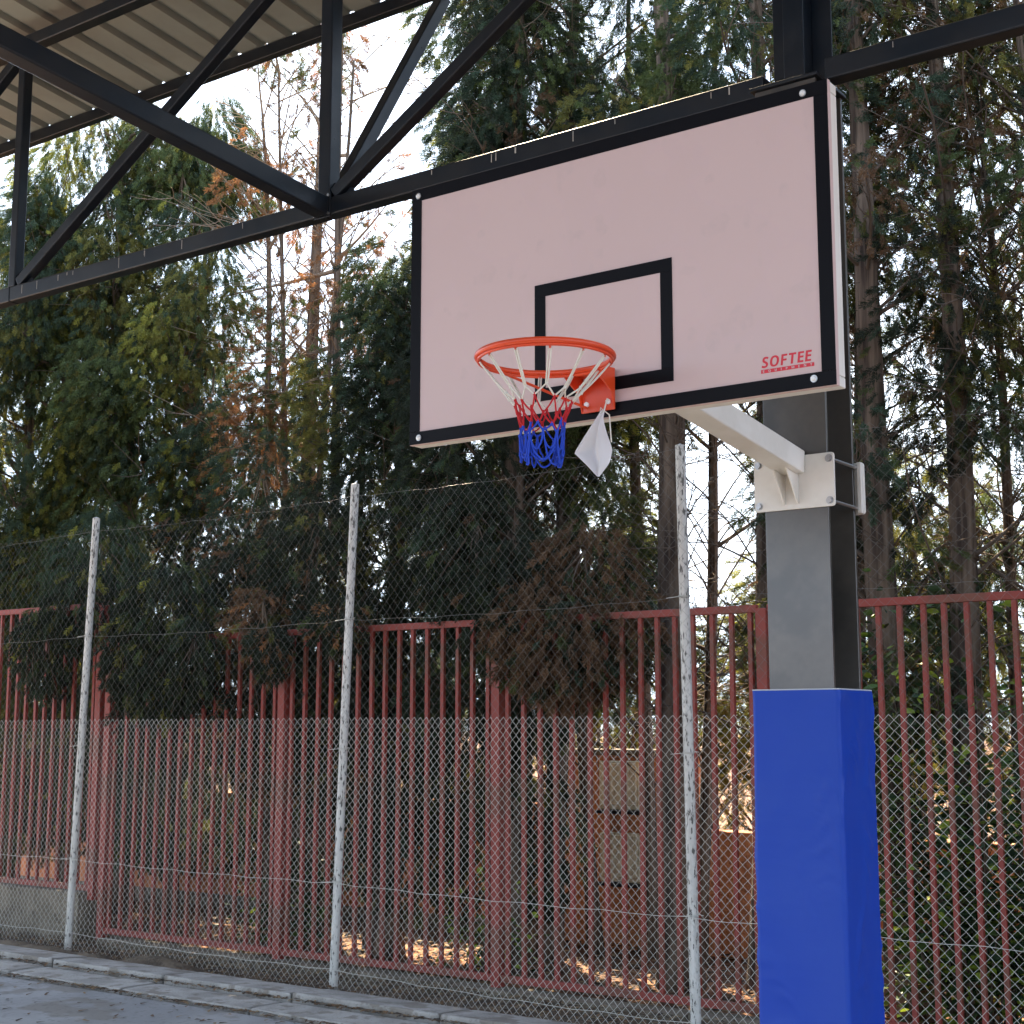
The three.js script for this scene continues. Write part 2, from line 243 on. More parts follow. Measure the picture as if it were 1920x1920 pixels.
// ------------------------------------------------------------------ pad round the column
{
  const p = thing('column_pad', 'tall blue vinyl pad wrapped round the lower steel column', 'pad', [0.014, 0, -1.688]);
  // foam sleeve: rounded-corner loop, rows of vertices pushed out by creases that run across the vinyl
  {
    const HX = 0.206, HZ = 0.186, RC = 0.020, loop = [];
    const side = (ax, az, bx, bz, nx, nz) => { for (let i = 0; i < 22; i++) { const t = i / 22; loop.push([ax + (bx - ax) * t, az + (bz - az) * t, nx, nz]); } };
    const corner = (cx, cz, a0) => { for (let i = 0; i < 6; i++) { const a = a0 + i / 6 * Math.PI / 2; loop.push([cx + RC * Math.sin(a), cz + RC * Math.cos(a), Math.sin(a), Math.cos(a)]); } };
    side(-HX + RC, HZ, HX - RC, HZ, 0, 1); corner(HX - RC, HZ - RC, 0); side(HX, HZ - RC, HX, -HZ + RC, 1, 0); corner(HX - RC, -HZ + RC, Math.PI / 2); side(HX - RC, -HZ, -HX + RC, -HZ, 0, -1); corner(-HX + RC, -HZ + RC, Math.PI); side(-HX, -HZ + RC, -HX, HZ - RC, -1, 0); corner(-HX + RC, HZ - RC, Math.PI * 1.5);
    const rows = 150, n = loop.length, P = [], U = [], I = []; let per = 0; const acc = loop.map((q, i) => { if (i) per += Math.hypot(q[0] - loop[i - 1][0], q[1] - loop[i - 1][1]); return per; });
    for (let j = 0; j <= rows; j++) for (let i = 0; i <= n; i++) {
      const q = loop[i % n], s = i === n ? per + 0.016 : acc[i], y = j / rows * 1.95, ca = i % n / n * 2 * Math.PI, e = Math.min(1, y / 0.05, (1.95 - y) / 0.03);
      const nx = Math.cos(ca) * 2.2 + 9, nz = Math.sin(ca) * 2.2 + 9;
      const broad = fbm(nx + nz * 0.7, y * 1.6, 501, 3, 1 << 16, 1 << 16) - 0.5, warp = 0.35 * (vnoise(nx * 1.3 + 3, y * 2 + nz, 503) - 0.5);
      const cr = Math.pow(1 - Math.abs(2 * fbm(nx * 0.5 + nz * 0.4, (y + warp) * 7.5, 507, 3, 1 << 16, 1 << 16) - 1), 6), amt = sstep(0.42, 0.68, fbm(nx + 5, y * 2.4 + nz, 509, 2, 1 << 16, 1 << 16));
      const d = e * (0.007 * broad + 0.008 * cr * amt);
      P.push(q[0] + q[2] * d, 0.01 + y, q[1] + q[3] * d); U.push(s * 0.55, y * 0.55);
    }
    for (let j = 0; j < rows; j++) for (let i = 0; i < n; i++) { const a = j * (n + 1) + i; I.push(a, a + 1, a + n + 1, a + 1, a + n + 2, a + n + 1); }
    const g = new THREE.BufferGeometry(); g.setAttribute('position', new THREE.Float32BufferAttribute(P, 3)); g.setAttribute('uv', new THREE.Float32BufferAttribute(U, 2)); g.setIndex(I); g.computeVertexNormals();
    part('cover', g, M.pad, p);
    part('foam_core', rbox(0.395, 1.93, 0.355, 0.01), M.padTrim, p, [0, 0.985, 0]);
  }
  const rim = []; for (const [w, d, x, z] of [[0.404, 0.008, 0, 0.178], [0.404, 0.008, 0, -0.178], [0.008, 0.346, 0.197, 0], [0.008, 0.346, -0.197, 0]]) { const b = rbox(w, 0.007, d, 0.002); b.translate(x, 1.9625, z); rim.push(b); }
  part('top_trim', mergeGeometries(rim), M.padTrim, p);
}

// ------------------------------------------------------------------ basketball goal
{
  const g = thing('basketball_goal', 'white and black rectangular backboard with orange rim on a white arm', 'basketball goal', [0, 2.90, 0]);
  // board core, then the printed face: pieces laid edge to edge so that no two faces coincide
  const bb = part('backboard', rbox(1.80, 1.05, 0.022, 0.002), M.board, g, [0, 0.525, -0.012]);
  const fr = (name, w, h, x, y, z = 0.0125, d = 0.003) => part(name, rbox(w, h, d, 0.0008), M.black, bb, [x, y - 0.525, z]);
  fr('border_line', 1.798, 0.05, 0, 1.0235); fr('border_line', 1.798, 0.05, 0, 0.0265); fr('border_line', 0.05, 0.946, -0.8735, 0.525); fr('border_line', 0.05, 0.946, 0.8735, 0.525);
  const r0 = 0.097, rh = 0.447;
  fr('target_line', 0.59, 0.048, 0, r0 + rh - 0.024); fr('target_line', 0.59, 0.048, 0, r0 + 0.024); fr('target_line', 0.048, rh - 0.096, -0.271, r0 + rh / 2); fr('target_line', 0.048, rh - 0.096, 0.271, r0 + rh / 2);
  // white steel frame behind the edges
  const f = part('frame', mergeGeometries([bar([-0.899, 0.018, -0.049], [0.899, 0.018, -0.049], 0.05, 0.036, 0.004), bar([-0.899, 1.030, -0.049], [0.899, 1.030, -0.049], 0.05, 0.036, 0.004), bar([-0.881, 0.037, -0.049], [-0.881, 1.011, -0.049], 0.05, 0.036, 0.004, [1, 0, 0]), bar([0.881, 0.037, -0.049], [0.881, 1.011, -0.049], 0.036, 0.05, 0.004, [0, 0, 1]), bar([-0.86, 0.35, -0.049], [0.86, 0.35, -0.049], 0.045, 0.06, 0.004), bar([-0.86, 0.70, -0.049], [0.86, 0.70, -0.049], 0.045, 0.06, 0.004)]), M.white, g); void f;
  for (const [x, y] of [[-0.862, 1.018], [0.812, 1.018], [-0.85, 0.026], [0.822, 0.030]]) { const s = new THREE.SphereGeometry(0.0095, 12, 8, 0, 2 * Math.PI, 0, Math.PI / 2); s.rotateX(Math.PI / 2); const w = new THREE.CylinderGeometry(0.0125, 0.0125, 0.003, 16); w.rotateX(Math.PI / 2); const b = part('bolt_cap', s, M.whiteCap, g, [x, y, 0.0065]); part('washer', w, M.zinc, b, [0, 0, -0.0015]); }
  // lettering
  const font = await new FontLoader().loadAsync('fonts/droid/droid_sans_bold.typeface.json');
  const txt = (s, size, sx, track) => { const gs = []; let x = 0; for (const ch of s) { const t = new TextGeometry(ch, { font, size, depth: 0.0012, curveSegments: 3, bevelEnabled: false }); t.computeBoundingBox(); const b = t.boundingBox; t.translate(-b.min.x, 0, 0); t.scale(sx, 1, 1); t.translate(x, 0, 0); gs.push(t); x += (b.max.x - b.min.x) * sx + track; } const m = mergeGeometries(gs); m.computeBoundingBox(); return m; };
  const t1 = txt('SOFTEE', 0.037, 1.12, 0.0045), w1 = t1.boundingBox.max.x; t1.scale(0.178 / w1, 1, 1); t1.applyMatrix4(new THREE.Matrix4().set(1, 0.12, 0, 0, 0, 1, 0, 0, 0, 0, 1, 0, 0, 0, 0, 1));
  const logo = part('logo', t1, M.print, bb, [0.633, 0.093 - 0.525, 0.0108]); logo.userData.label = 'red block lettering with small bar beneath';
  part('logo_bar', rbox(0.192, 0.0125, 0.0012, 0.0004), M.print, logo, [0.0935, -0.0125, 0.0008]);
  const t2 = txt('EQUIPMENT', 0.0082, 1.0, 0.0122), w2 = t2.boundingBox.max.x; t2.scale(0.178 / w2, 1, 1); part('logo_small_text', t2, M.printPale, logo, [0.0045, -0.0165, 0.0007]);

  // rim: steel ring, seat plate, folded mounting plate, brace rod, net hooks
  const ry = 0.151, rc = 0.362, R = 0.2325;
  const circ = []; for (let k = 0; k <= 72; k++) { const a = k / 72 * 2 * Math.PI; circ.push([R * Math.sin(a), ry, rc + R * Math.cos(a)]); }
  const rim = part('rim', tube(circ, 0.0105, 12), M.orange, g);
  const inner = circ.map(([x, y, z]) => [x * 0.985, y - 0.014, rc + (z - rc) * 0.985]); part('lower_ring', tube(inner, 0.0055, 8), M.orange, rim);
  part('mount_plate', rbox(0.140, 0.152, 0.006, 0.003), M.orange, rim, [-0.005, 0.098, 0.0175]);
  const shp = new THREE.Shape(); shp.moveTo(0, 0.022); shp.lineTo(0, 0.172); shp.lineTo(0.075, 0.166); shp.lineTo(0.13, 0.158); shp.lineTo(0.13, 0.142); shp.lineTo(0.02, 0.085); shp.closePath();
  const flg = new THREE.ExtrudeGeometry(shp, { depth: 0.005, bevelEnabled: false }); flg.rotateY(-Math.PI / 2); // shape x -> +z
  for (const x of [0.066, -0.071]) part('side_flange', flg, M.orange, rim, [x, 0, 0.0206]);
  part('seat_plate', rbox(0.130, 0.006, 0.125, 0.002), M.orange, rim, [-0.0025, 0.1515, 0.083]);
  for (const s of [-1]) part('brace_rod', tube([[s * 0.052, 0.040, 0.024], [s * 0.10, 0.072, 0.19], [s * 0.165, 0.118, 0.42], [s * 0.172, 0.138, 0.50]], 0.0052, 8), M.orange, rim);
  for (const [x, y] of [[-0.052, 0.052], [0.040, 0.052], [0.045, 0.140], [-0.052, 0.140]]) { const h = new THREE.CylinderGeometry(0.0105, 0.0105, 0.008, 6); h.rotateX(Math.PI / 2); part('bolt', h, M.whiteCap, rim, [x, y, 0.0235]); }
  const net = new THREE.Group(); net.name = 'net'; g.add(net);
  const n = 12, rr = rng(31), W = new Tubes(), RD = new Tubes(), BL = new Tubes();
  // hangs a little to the back and left of the ring's middle, as in a light breeze
  const P = (i, rad, y) => { const a = (i + 0.3) / n * 2 * Math.PI, t = Math.min(1, Math.max(0, -y / 0.2)); return [rad * Math.sin(a) - 0.012 * t + (rr() - 0.5) * 0.022 * t, ry + y + (rr() - 0.5) * 0.026 * t, rc + rad * Math.cos(a) + (rr() - 0.5) * 0.024 * t]; };
  const seg = (T, a, b, r, sag = 0) => { const pts = []; for (let k = 0; k <= 5; k++) { const t = k / 5, s = Math.sin(Math.PI * t) * sag; pts.push([a[0] + (b[0] - a[0]) * t + s * 0.4, a[1] + (b[1] - a[1]) * t - Math.abs(s), a[2] + (b[2] - a[2]) * t + s * 0.4]); } T.add(pts, r, 6); };
  const lev = []; for (let i = 0; i < n; i++) lev.push({ h: P(i, 0.223, -0.020), k1: P(i, 0.130, -0.125), m1: P(i + 0.5, 0.100, -0.160), k2: P(i, 0.084, -0.198), m2: P(i + 0.5, 0.076, -0.238), k3: P(i, 0.072, -0.272) });
  for (let i = 0; i < n; i++) {
    const L = lev[i], q = lev[(i + 1) % n];
    part('net_hook', tube([[L.h[0], L.h[1] + 0.010, L.h[2]], [L.h[0], L.h[1] - 0.006, L.h[2]]], 0.0045, 6), M.orange, rim);
    const off = (v, s) => [v[0] + s * Math.cos((i + 0.3) / n * 2 * Math.PI), v[1], v[2] - s * Math.sin((i + 0.3) / n * 2 * Math.PI)];
    seg(W, off(L.h, 0.004), off(L.k1, 0.003), 0.0031, 0.010 * (rr() - 0.3)); seg(W, off(L.h, -0.004), off(L.k1, -0.003), 0.0031, 0.010 * (rr() - 0.3));
    W.add([[L.k1[0], L.k1[1] + 0.007, L.k1[2]], L.k1, [L.k1[0], L.k1[1] - 0.007, L.k1[2]]], [0.003, 0.0065, 0.003], 6);
    seg(W, L.k1, L.m1, 0.0031); seg(W, q.k1, L.m1, 0.0031);
    RD.add([[L.m1[0], L.m1[1] + 0.008, L.m1[2]], L.m1, [L.m1[0], L.m1[1] - 0.008, L.m1[2]]], [0.003, 0.006, 0.003], 6);
    seg(RD, L.m1, L.k2, 0.0032, 0.006); seg(RD, L.m1, q.k2, 0.0032, 0.006);
    RD.add([[L.k2[0], L.k2[1] + 0.008, L.k2[2]], L.k2, [L.k2[0], L.k2[1] - 0.008, L.k2[2]]], [0.003, 0.006, 0.003], 6);
    seg(RD, L.k2, L.m2, 0.0032, 0.006); seg(RD, q.k2, L.m2, 0.0032, 0.006);
    BL.add([[L.m2[0], L.m2[1] + 0.006, L.m2[2]], L.m2, [L.m2[0], L.m2[1] - 0.008, L.m2[2]]], [0.003, 0.006, 0.003], 6);
    seg(BL, L.m2, L.k3, 0.0032, 0.004); seg(BL, L.m2, q.k3, 0.0032, 0.004);
    // long loose loops at the foot
    for (let two = 0; two < 2; two++) { const e = lev[(i + 1 + two * (1 + (i % 2))) % n].k3, lo = 0.055 + rr() * 0.055, pts = []; for (let k = 0; k <= 10; k++) { const t = k / 10, s = Math.pow(Math.sin(Math.PI * t), 0.6); pts.push([L.k3[0] + (e[0] - L.k3[0]) * t * 1.0 + 0.006 * s * (rr() - 0.5), L.k3[1] + (e[1] - L.k3[1]) * t - lo * s, L.k3[2] + (e[2] - L.k3[2]) * t]); } BL.add(pts, 0.0033, 6); }
    BL.add([[L.k3[0], L.k3[1] + 0.007, L.k3[2]], L.k3, [L.k3[0], L.k3[1] - 0.007, L.k3[2]]], [0.003, 0.006, 0.003], 6);
  }
  part('white_cord', W.geo(), M.cordWhite, net); part('red_cord', RD.geo(), M.cordRed, net); part('blue_cord', BL.geo(), M.cordBlue, net);

  // arm back to the column, clamp plates, threaded rods
  const ay = (z) => 0.065 + 0.128 * (z + 1.585);
  part('arm', bar([0, ay(-1.582), -1.582], [0, ay(-0.075), -0.075], 0.118, 0.105, 0.008), M.white, g);
  const gs = new THREE.Shape(); gs.moveTo(0, 0); gs.lineTo(0, -0.135); gs.lineTo(0.012, -0.135); gs.lineTo(0.12, 0.010); gs.closePath();
  const gg = new THREE.ExtrudeGeometry(gs, { depth: 0.006, bevelEnabled: false }); gg.rotateY(-Math.PI / 2);
  for (const x of [0.024, -0.040]) part('gusset', gg, M.white, g, [x, ay(-1.58) - 0.048, -1.5835]);
  const pl = (z, name) => { const s = new THREE.Shape(), w = 0.192, h = 0.118, r = 0.014; s.moveTo(-w + r, -h); s.lineTo(w - r, -h); s.quadraticCurveTo(w, -h, w, -h + r); s.lineTo(w, h - r); s.quadraticCurveTo(w, h, w - r, h); s.lineTo(-w + r, h); s.quadraticCurveTo(-w, h, -w, h - r); s.lineTo(-w, -h + r); s.quadraticCurveTo(-w, -h, -w + r, -h); const e = new THREE.ExtrudeGeometry(s, { depth: 0.008, bevelEnabled: true, bevelSize: 0.0015, bevelThickness: 0.0015, bevelSegments: 1, curveSegments: 5 }); metreUV(e); return part(name, e, M.white, g, [0, -0.021, z]); };
  pl(-1.594, 'clamp_plate'); pl(-1.926, 'clamp_plate');
  part('plate_lip', rbox(0.022, 0.236, 0.030, 0.004), M.white, g, [0.181, -0.021, -1.9015]);
  for (const x of [-0.170, 0.170]) for (const y of [-0.115, 0.072]) {
    part('threaded_rod', tube([[x, y, -1.94], [x, y, -1.572]], 0.0075, 10), M.zinc, g);
    const h = new THREE.CylinderGeometry(0.0135, 0.0135, 0.011, 6); h.rotateX(Math.PI / 2); part('nut', h, M.zinc, g, [x, y, -1.5785]);
    const w = new THREE.CylinderGeometry(0.018, 0.018, 0.003, 18); w.rotateX(Math.PI / 2); part('washer', w, M.zinc, g, [x, y, -1.5848]);
  }
}
// white rag tied to the foot of the rim plate
{
  const p = [], u = [], ix = [], N = 14, H = 18;
  const left = [[0.018, 2.922], [-0.004, 2.886], [-0.060, 2.815], [-0.092, 2.776], [-0.04, 2.725], [0.000, 2.683]], right = [[0.034, 2.924], [0.030, 2.888], [0.038, 2.835], [0.047, 2.782], [0.038, 2.730], [0.008, 2.681]];
  const at = (a, t) => { const k = Math.min(a.length - 2, Math.floor(t * (a.length - 1))), f = t * (a.length - 1) - k; return [a[k][0] + (a[k + 1][0] - a[k][0]) * f, a[k][1] + (a[k + 1][1] - a[k][1]) * f]; };
  for (const s of [0, 1]) for (let j = 0; j <= H; j++) for (let i = 0; i <= N; i++) { const t = j / H, q = i / N, l = at(left, t), r = at(right, t), w = r[0] - l[0]; p.push(l[0] + w * q, l[1] + (r[1] - l[1]) * q, 0.034 + 0.16 * w * Math.sin(q * 9 + t * 2) + 0.008 * Math.sin(t * 7) - s * 0.0012); u.push(q, t); }
  const w = N + 1, o = w * (H + 1);
  for (const b of [0, o]) for (let j = 0; j < H; j++) for (let i = 0; i < N; i++) { const a = b + j * w + i; ix.push(a, a + w, a + 1, a + 1, a + w, a + w + 1); }
  const g = new THREE.BufferGeometry(); g.setAttribute('position', new THREE.Float32BufferAttribute(p, 3)); g.setAttribute('uv', new THREE.Float32BufferAttribute(u, 2)); g.setIndex(ix); g.computeVertexNormals();
  const t = thing('hanging_rag', 'white cloth scrap tied to the orange rim plate with string', 'rag');
  part('cloth', g, M.cloth, t);
  part('string', new Tubes().add([[0.028, 2.912, 0.036], [0.036, 2.950, 0.030], [0.042, 2.962, 0.032]], 0.003, 6).add([[0.030, 2.915, 0.036], [0.018, 2.93, 0.038], [0.012, 2.905, 0.038], [0.030, 2.918, 0.037], [0.052, 2.90, 0.036], [0.056, 2.845, 0.036], [0.060, 2.80, 0.037]], 0.0026, 6).geo(), M.cordWhite, t);
}

// ------------------------------------------------------------------ chain-link fence on white galvanised posts
{
  const f = thing('chain_link_fence', 'grey chain-link fence on tall speckled galvanised posts beside the court', 'fence');
  const posts = [[-10.72, -3.86, -10.6, 3.60], [-7.667, -3.74, -7.519, 3.589], [-4.553, -3.595, -4.414, 3.567], [-1.526, -3.366, -1.57, 3.501], [1.52, -3.20, 1.50, 3.48]];
  for (const [x, z, xt, yt] of posts) { const p = part('post', new Tubes().add([[x, -0.16, z], [(x + xt) / 2, yt / 2, z], [xt, yt, z]], 0.031, 14, 1).cap([xt, yt, z], 0.031, [0, 1, 0]).geo(), M.galv, f); p.geometry.attributes.uv.needsUpdate = true; }
  const Ax = (k, y) => { const [x, z, xt, yt] = posts[k]; return [x + (xt - x) * y / yt, z + 0.038]; };
  const r = rng(12);
  const bay = (k, y0, y1, D, rad, mat, sag, name) => {
    const x0 = posts[k][0], x1 = posts[k + 1][0], w = D / 2, n = Math.round((x1 - x0) / w), T = new Tubes(), rows = Math.round((y1 - y0) / (D * 0.49));
    for (let i = 0; i < n; i++) {
      const pts = [];
      for (let j = 0; j <= rows; j++) {
        const e = (i + j) % 2, q = Math.min(1, Math.max(0, (i + e) / n)), v = j / rows;
        const ys = y0 + (y1 - y0) * v - sag * Math.sin(q * Math.PI) * v * v;
        const wob = 0.010 * Math.sin(q * 9 + k) * Math.sin(v * 5 + k) + 0.03 * (fbm(q * 6 + k * 9, v * 5, 301, 2, 99, 99) - 0.5), a = Ax(k, ys), b = Ax(k + 1, ys);
        pts.push([a[0] + (b[0] - a[0]) * q + (r() - 0.5) * 0.003, ys + (r() - 0.5) * 0.003, a[1] + (b[1] - a[1]) * q + wob + (e ? 0.002 : -0.002) * (i % 2 ? 1 : -1)]);
      }
      T.add(pts, rad, 3);
    }
    const m = part(name, T.geo(), mat, f); m.userData.kind = 'stuff'; return m;
  };
  for (let k = 0; k < 4; k++) { bay(k, -0.13, 1.875, 0.0595, 0.0018, M.wire, 0.004, 'lower_mesh'); bay(k, 1.80, 3.50, 0.078, 0.0010, M.wireOld, 0.03, 'upper_mesh'); }
  for (const [y, rad, sag] of [[0.125, 0.0017, 0.02], [0.715, 0.0017, 0.012], [2.57, 0.0012, 0.02], [3.47, 0.0010, 0.03]]) for (let k = 0; k < 4; k++) {
    const a = Ax(k, y), b = Ax(k + 1, y), pts = []; for (let i = 0; i <= 14; i++) { const t = i / 14; pts.push([a[0] + (b[0] - a[0]) * t, y - sag * Math.sin(Math.PI * t) + 0.006 * Math.sin(t * 31 + k), a[1] + (b[1] - a[1]) * t + 0.004]); }
    part('line_wire', tube(pts, rad, 5), y > 2 ? M.wireOld : M.wire, f);
  }
  for (let k = 1; k < 4; k++) for (const y of [2.575, 1.65, 0.72]) { const [x, z] = Ax(k, y), zz = z - 0.038, T = new Tubes(), pts = []; for (let i = 0; i <= 20; i++) { const t = i / 20 * 4 * Math.PI; pts.push([x + 0.036 * Math.cos(t), y + i * 0.0006, zz + 0.036 * Math.sin(t)]); } pts.push([x + 0.09, y + 0.01, zz + 0.036]); T.add(pts, 0.002, 5); T.add([[x - 0.10, y - 0.004, zz + 0.04], [x, y + 0.004, zz + 0.038]], 0.002, 5); part('tie_wire', T.geo(), M.wire, f); }
}

// ------------------------------------------------------------------ red picket fence, its kerb and the raised stretch
{
  const Z = -4.40, r = rng(8);
  const run = (f, posts, y0, y1) => {
    const pk = {}; const H = y1 - y0;
    const g1 = rbox(0.031, H - 0.05, 0.031, 0.003), pg = rbox(0.075, H + 0.10, 0.075, 0.005);
    for (let k = 0; k < posts.length; k++) part('post', pg, M.redFence, f, [posts[k], (y0 + y1) / 2 - 0.05, Z]);
    for (let k = 0; k + 1 < posts.length; k++) {
      const a = posts[k] + 0.0385, b = posts[k + 1] - 0.0385;
      part('bottom_rail', bar([a, y0, Z], [b, y0, Z], 0.045, 0.05, 0.004), M.redFence, f); part('top_rail', bar([a, y1, Z], [b, y1, Z], 0.045, 0.05, 0.004), M.redFence, f);
      const n = 15, s = (b - a - 0.11) / (n - 1); for (let i = 0; i < n; i++) { const m = part('picket', g1, M.redFence, f, [a + 0.055 + i * s + (r() - 0.5) * 0.012, (y0 + y1) / 2, Z]); m.rotation.z = (r() - 0.5) * 0.006; m.rotation.y = (r() - 0.5) * 0.2; }
    }
    void pk;
  };
  const f = thing('picket_fence', 'long rusty red steel picket fence behind the chain-link mesh', 'fence');
  run(f, [-8.05, -5.88, -3.705, -1.555, 0.595, 2.745], 0.035, 2.575);
  const f2 = thing('picket_fence', 'raised red picket fence panels standing on a concrete plinth', 'fence');
  run(f2, [-12.52, -10.36, -8.19], 0.385, 2.915);
  const k = thing('kerb', 'low weathered concrete kerb under the long red picket fence', 'kerb', [0, 0, Z]);
  for (let x = -7.98; x < 3; x += 0.98) { const b = part('kerb_block', rbox(0.972, 0.26, 0.20, 0.015, 1, r() * 7), M.kerb, k, [x + 0.49, -0.155 + (r() - 0.5) * 0.014, 0.03 + (r() - 0.5) * 0.012]); b.rotation.x = (r() - 0.5) * 0.02; }
  const p = thing('plinth_wall', 'pale concrete plinth wall under the raised red fence panels', 'wall', [0, 0, Z]);
  for (let x = -12.9; x < -8.3; x += 1.55) part('wall_block', rbox(1.545, 0.53, 0.22, 0.014, 1, r() * 5), M.kerb, p, [x + 0.775, 0.090, 0]);
}

// ------------------------------------------------------------------ terracotta wall behind the trees with two meter boxes
{
  const w = thing('boundary_wall', 'low terracotta rendered wall behind the cypress trunks', 'wall', [0, 0, -7.3]);
  part('wall_body', metreUV(rbox(10.4, 1.3, 0.22, 0.01), 0.4), M.terra, w, [-10.4, 0.45, 0]); part('base_course', rbox(10.4, 0.2, 0.26, 0.01), M.kerb, w, [-10.4, -0.09, 0]);
  part('wall_body', metreUV(rbox(6.0, 1.12, 0.22, 0.01), 0.4), M.terra, w, [-0.60, 0.36, 0]);
  for (const x of [-11.0, -9.2]) part('cream_pilaster', rbox(0.09, 0.5, 0.03, 0.006), M.cream, w, [x, 0.50, 0.126]);
  const b = thing('meter_pillar', 'brown rendered pillar with pale coping behind the red fence', 'pillar', [-4.40, 0, -7.3]);
  part('pillar_body', rbox(1.56, 1.72, 0.34, 0.012, 0.4), M.terra, b, [0, 0.70, 0]); part('coping', rbox(1.62, 0.05, 0.42, 0.01), M.kerb, b, [0, 1.586, 0]);
  for (const [y, l] of [[1.295, 'cream meter box fixed high on the brown pillar'], [0.665, 'cream meter box fixed low on the brown pillar']]) {
    const m = thing('meter_box', l, 'meter box', [-4.31, y, -7.13]);
    part('case', rbox(0.42, 0.43, 0.09, 0.012), M.cream, m, [0, 0, 0.047]); part('lid', rbox(0.37, 0.37, 0.012, 0.006), M.cream, m, [0, 0.01, 0.099]); part('sill', rbox(0.46, 0.03, 0.13, 0.006), M.steel, m, [0, -0.236, 0.062]);
  }
}

// ------------------------------------------------------------------ trees
// cypress spray: a flat fan of scale-leaf branchlets about 0.24 m long
function sprayGeo(seed, dens = 1) {
  const r = rng(seed), p = [], n = [], ix = [];
  const blade = (x, y, z, dx, dy, dz, L, w) => { // a narrow folded scale-leaf shoot, turned at random about its own axis
    const d = new THREE.Vector3(dx, dy, dz).normalize(), sd = new THREE.Vector3(r() - 0.5, r() - 0.5, r() - 0.5).cross(d).normalize(), nn = sd.clone().cross(d), b = p.length / 3;
    const m = [x + dx * L * 0.4, y + dy * L * 0.4, z + dz * L * 0.4];
    p.push(x, y, z, m[0] + sd.x * w, m[1] + sd.y * w, m[2] + sd.z * w, x + dx * L, y + dy * L, z + dz * L, m[0] - sd.x * w, m[1] - sd.y * w, m[2] - sd.z * w);
    for (let k = 0; k < 4; k++) n.push(nn.x, nn.y, nn.z); ix.push(b, b + 1, b + 2, b, b + 2, b + 3); };
  // a drooping leader with short tufted side shoots all round it
  const L = 0.20, K = Math.round(12 * dens);
  blade(0, 0, 0, 0, -0.1, 1, L, 0.004);
  for (let k = 0; k < K; k++) for (let m = 0; m < 3; m++) {
    const t = (k + 0.4 + (r() - 0.5) * 0.8) / K, z0 = t * L, y0 = -0.03 * t * t, az = (m / 3 + r() * 0.4) * 2 * Math.PI + k * 1.1, a = 0.55 + r() * 0.5, len = (0.022 + 0.048 * Math.sin(Math.PI * (0.12 + 0.78 * (1 - t)))) * (0.65 + r() * 0.7);
    const dx = Math.cos(az) * Math.sin(a), dy = Math.sin(az) * Math.sin(a) * 0.7 - 0.1, dz = Math.cos(a); blade(0, y0, z0, dx, dy, dz, len, 0.0045);
    for (let q = 0; q < 3; q++) { const u = 0.2 + 0.26 * q + r() * 0.1, b2 = az + (q % 2 ? 1 : -1) * (0.7 + 0.4 * r()), c2 = a * 0.9; blade(dx * len * u, y0 + dy * len * u, z0 + dz * len * u, Math.cos(b2) * Math.sin(c2), Math.sin(b2) * Math.sin(c2) * 0.8, Math.cos(c2), len * 0.6, 0.0042); }
  }
  const g = new THREE.BufferGeometry(); g.setAttribute('position', new THREE.Float32BufferAttribute(p, 3)); g.setAttribute('normal', new THREE.Float32BufferAttribute(n, 3)); g.setIndex(ix); return g;
}
const SPRAYS = [sprayGeo(1), sprayGeo(2), sprayGeo(3), sprayGeo(4)];
const GREEN = { blue: [0.056, 0.090, 0.052], dark: [0.034, 0.047, 0.026], mid: [0.090, 0.122, 0.040], olive: [0.170, 0.165, 0.040], lime: [0.27, 0.27, 0.05], brown: [0.17, 0.100, 0.052], rust: [0.34, 0.17, 0.07] };
let treeNo = 0;
function curve(a, b, r, bend, n = 6) { const o = [], m = [(r() - 0.5) * bend, (r() - 0.5) * bend * 0.5, (r() - 0.5) * bend]; for (let k = 0; k <= n; k++) { const t = k / n, s = Math.sin(Math.PI * t); o.push([a[0] + (b[0] - a[0]) * t + m[0] * s, a[1] + (b[1] - a[1]) * t + m[1] * s - 0.0 * s, a[2] + (b[2] - a[2]) * t + m[2] * s]); } return o; }
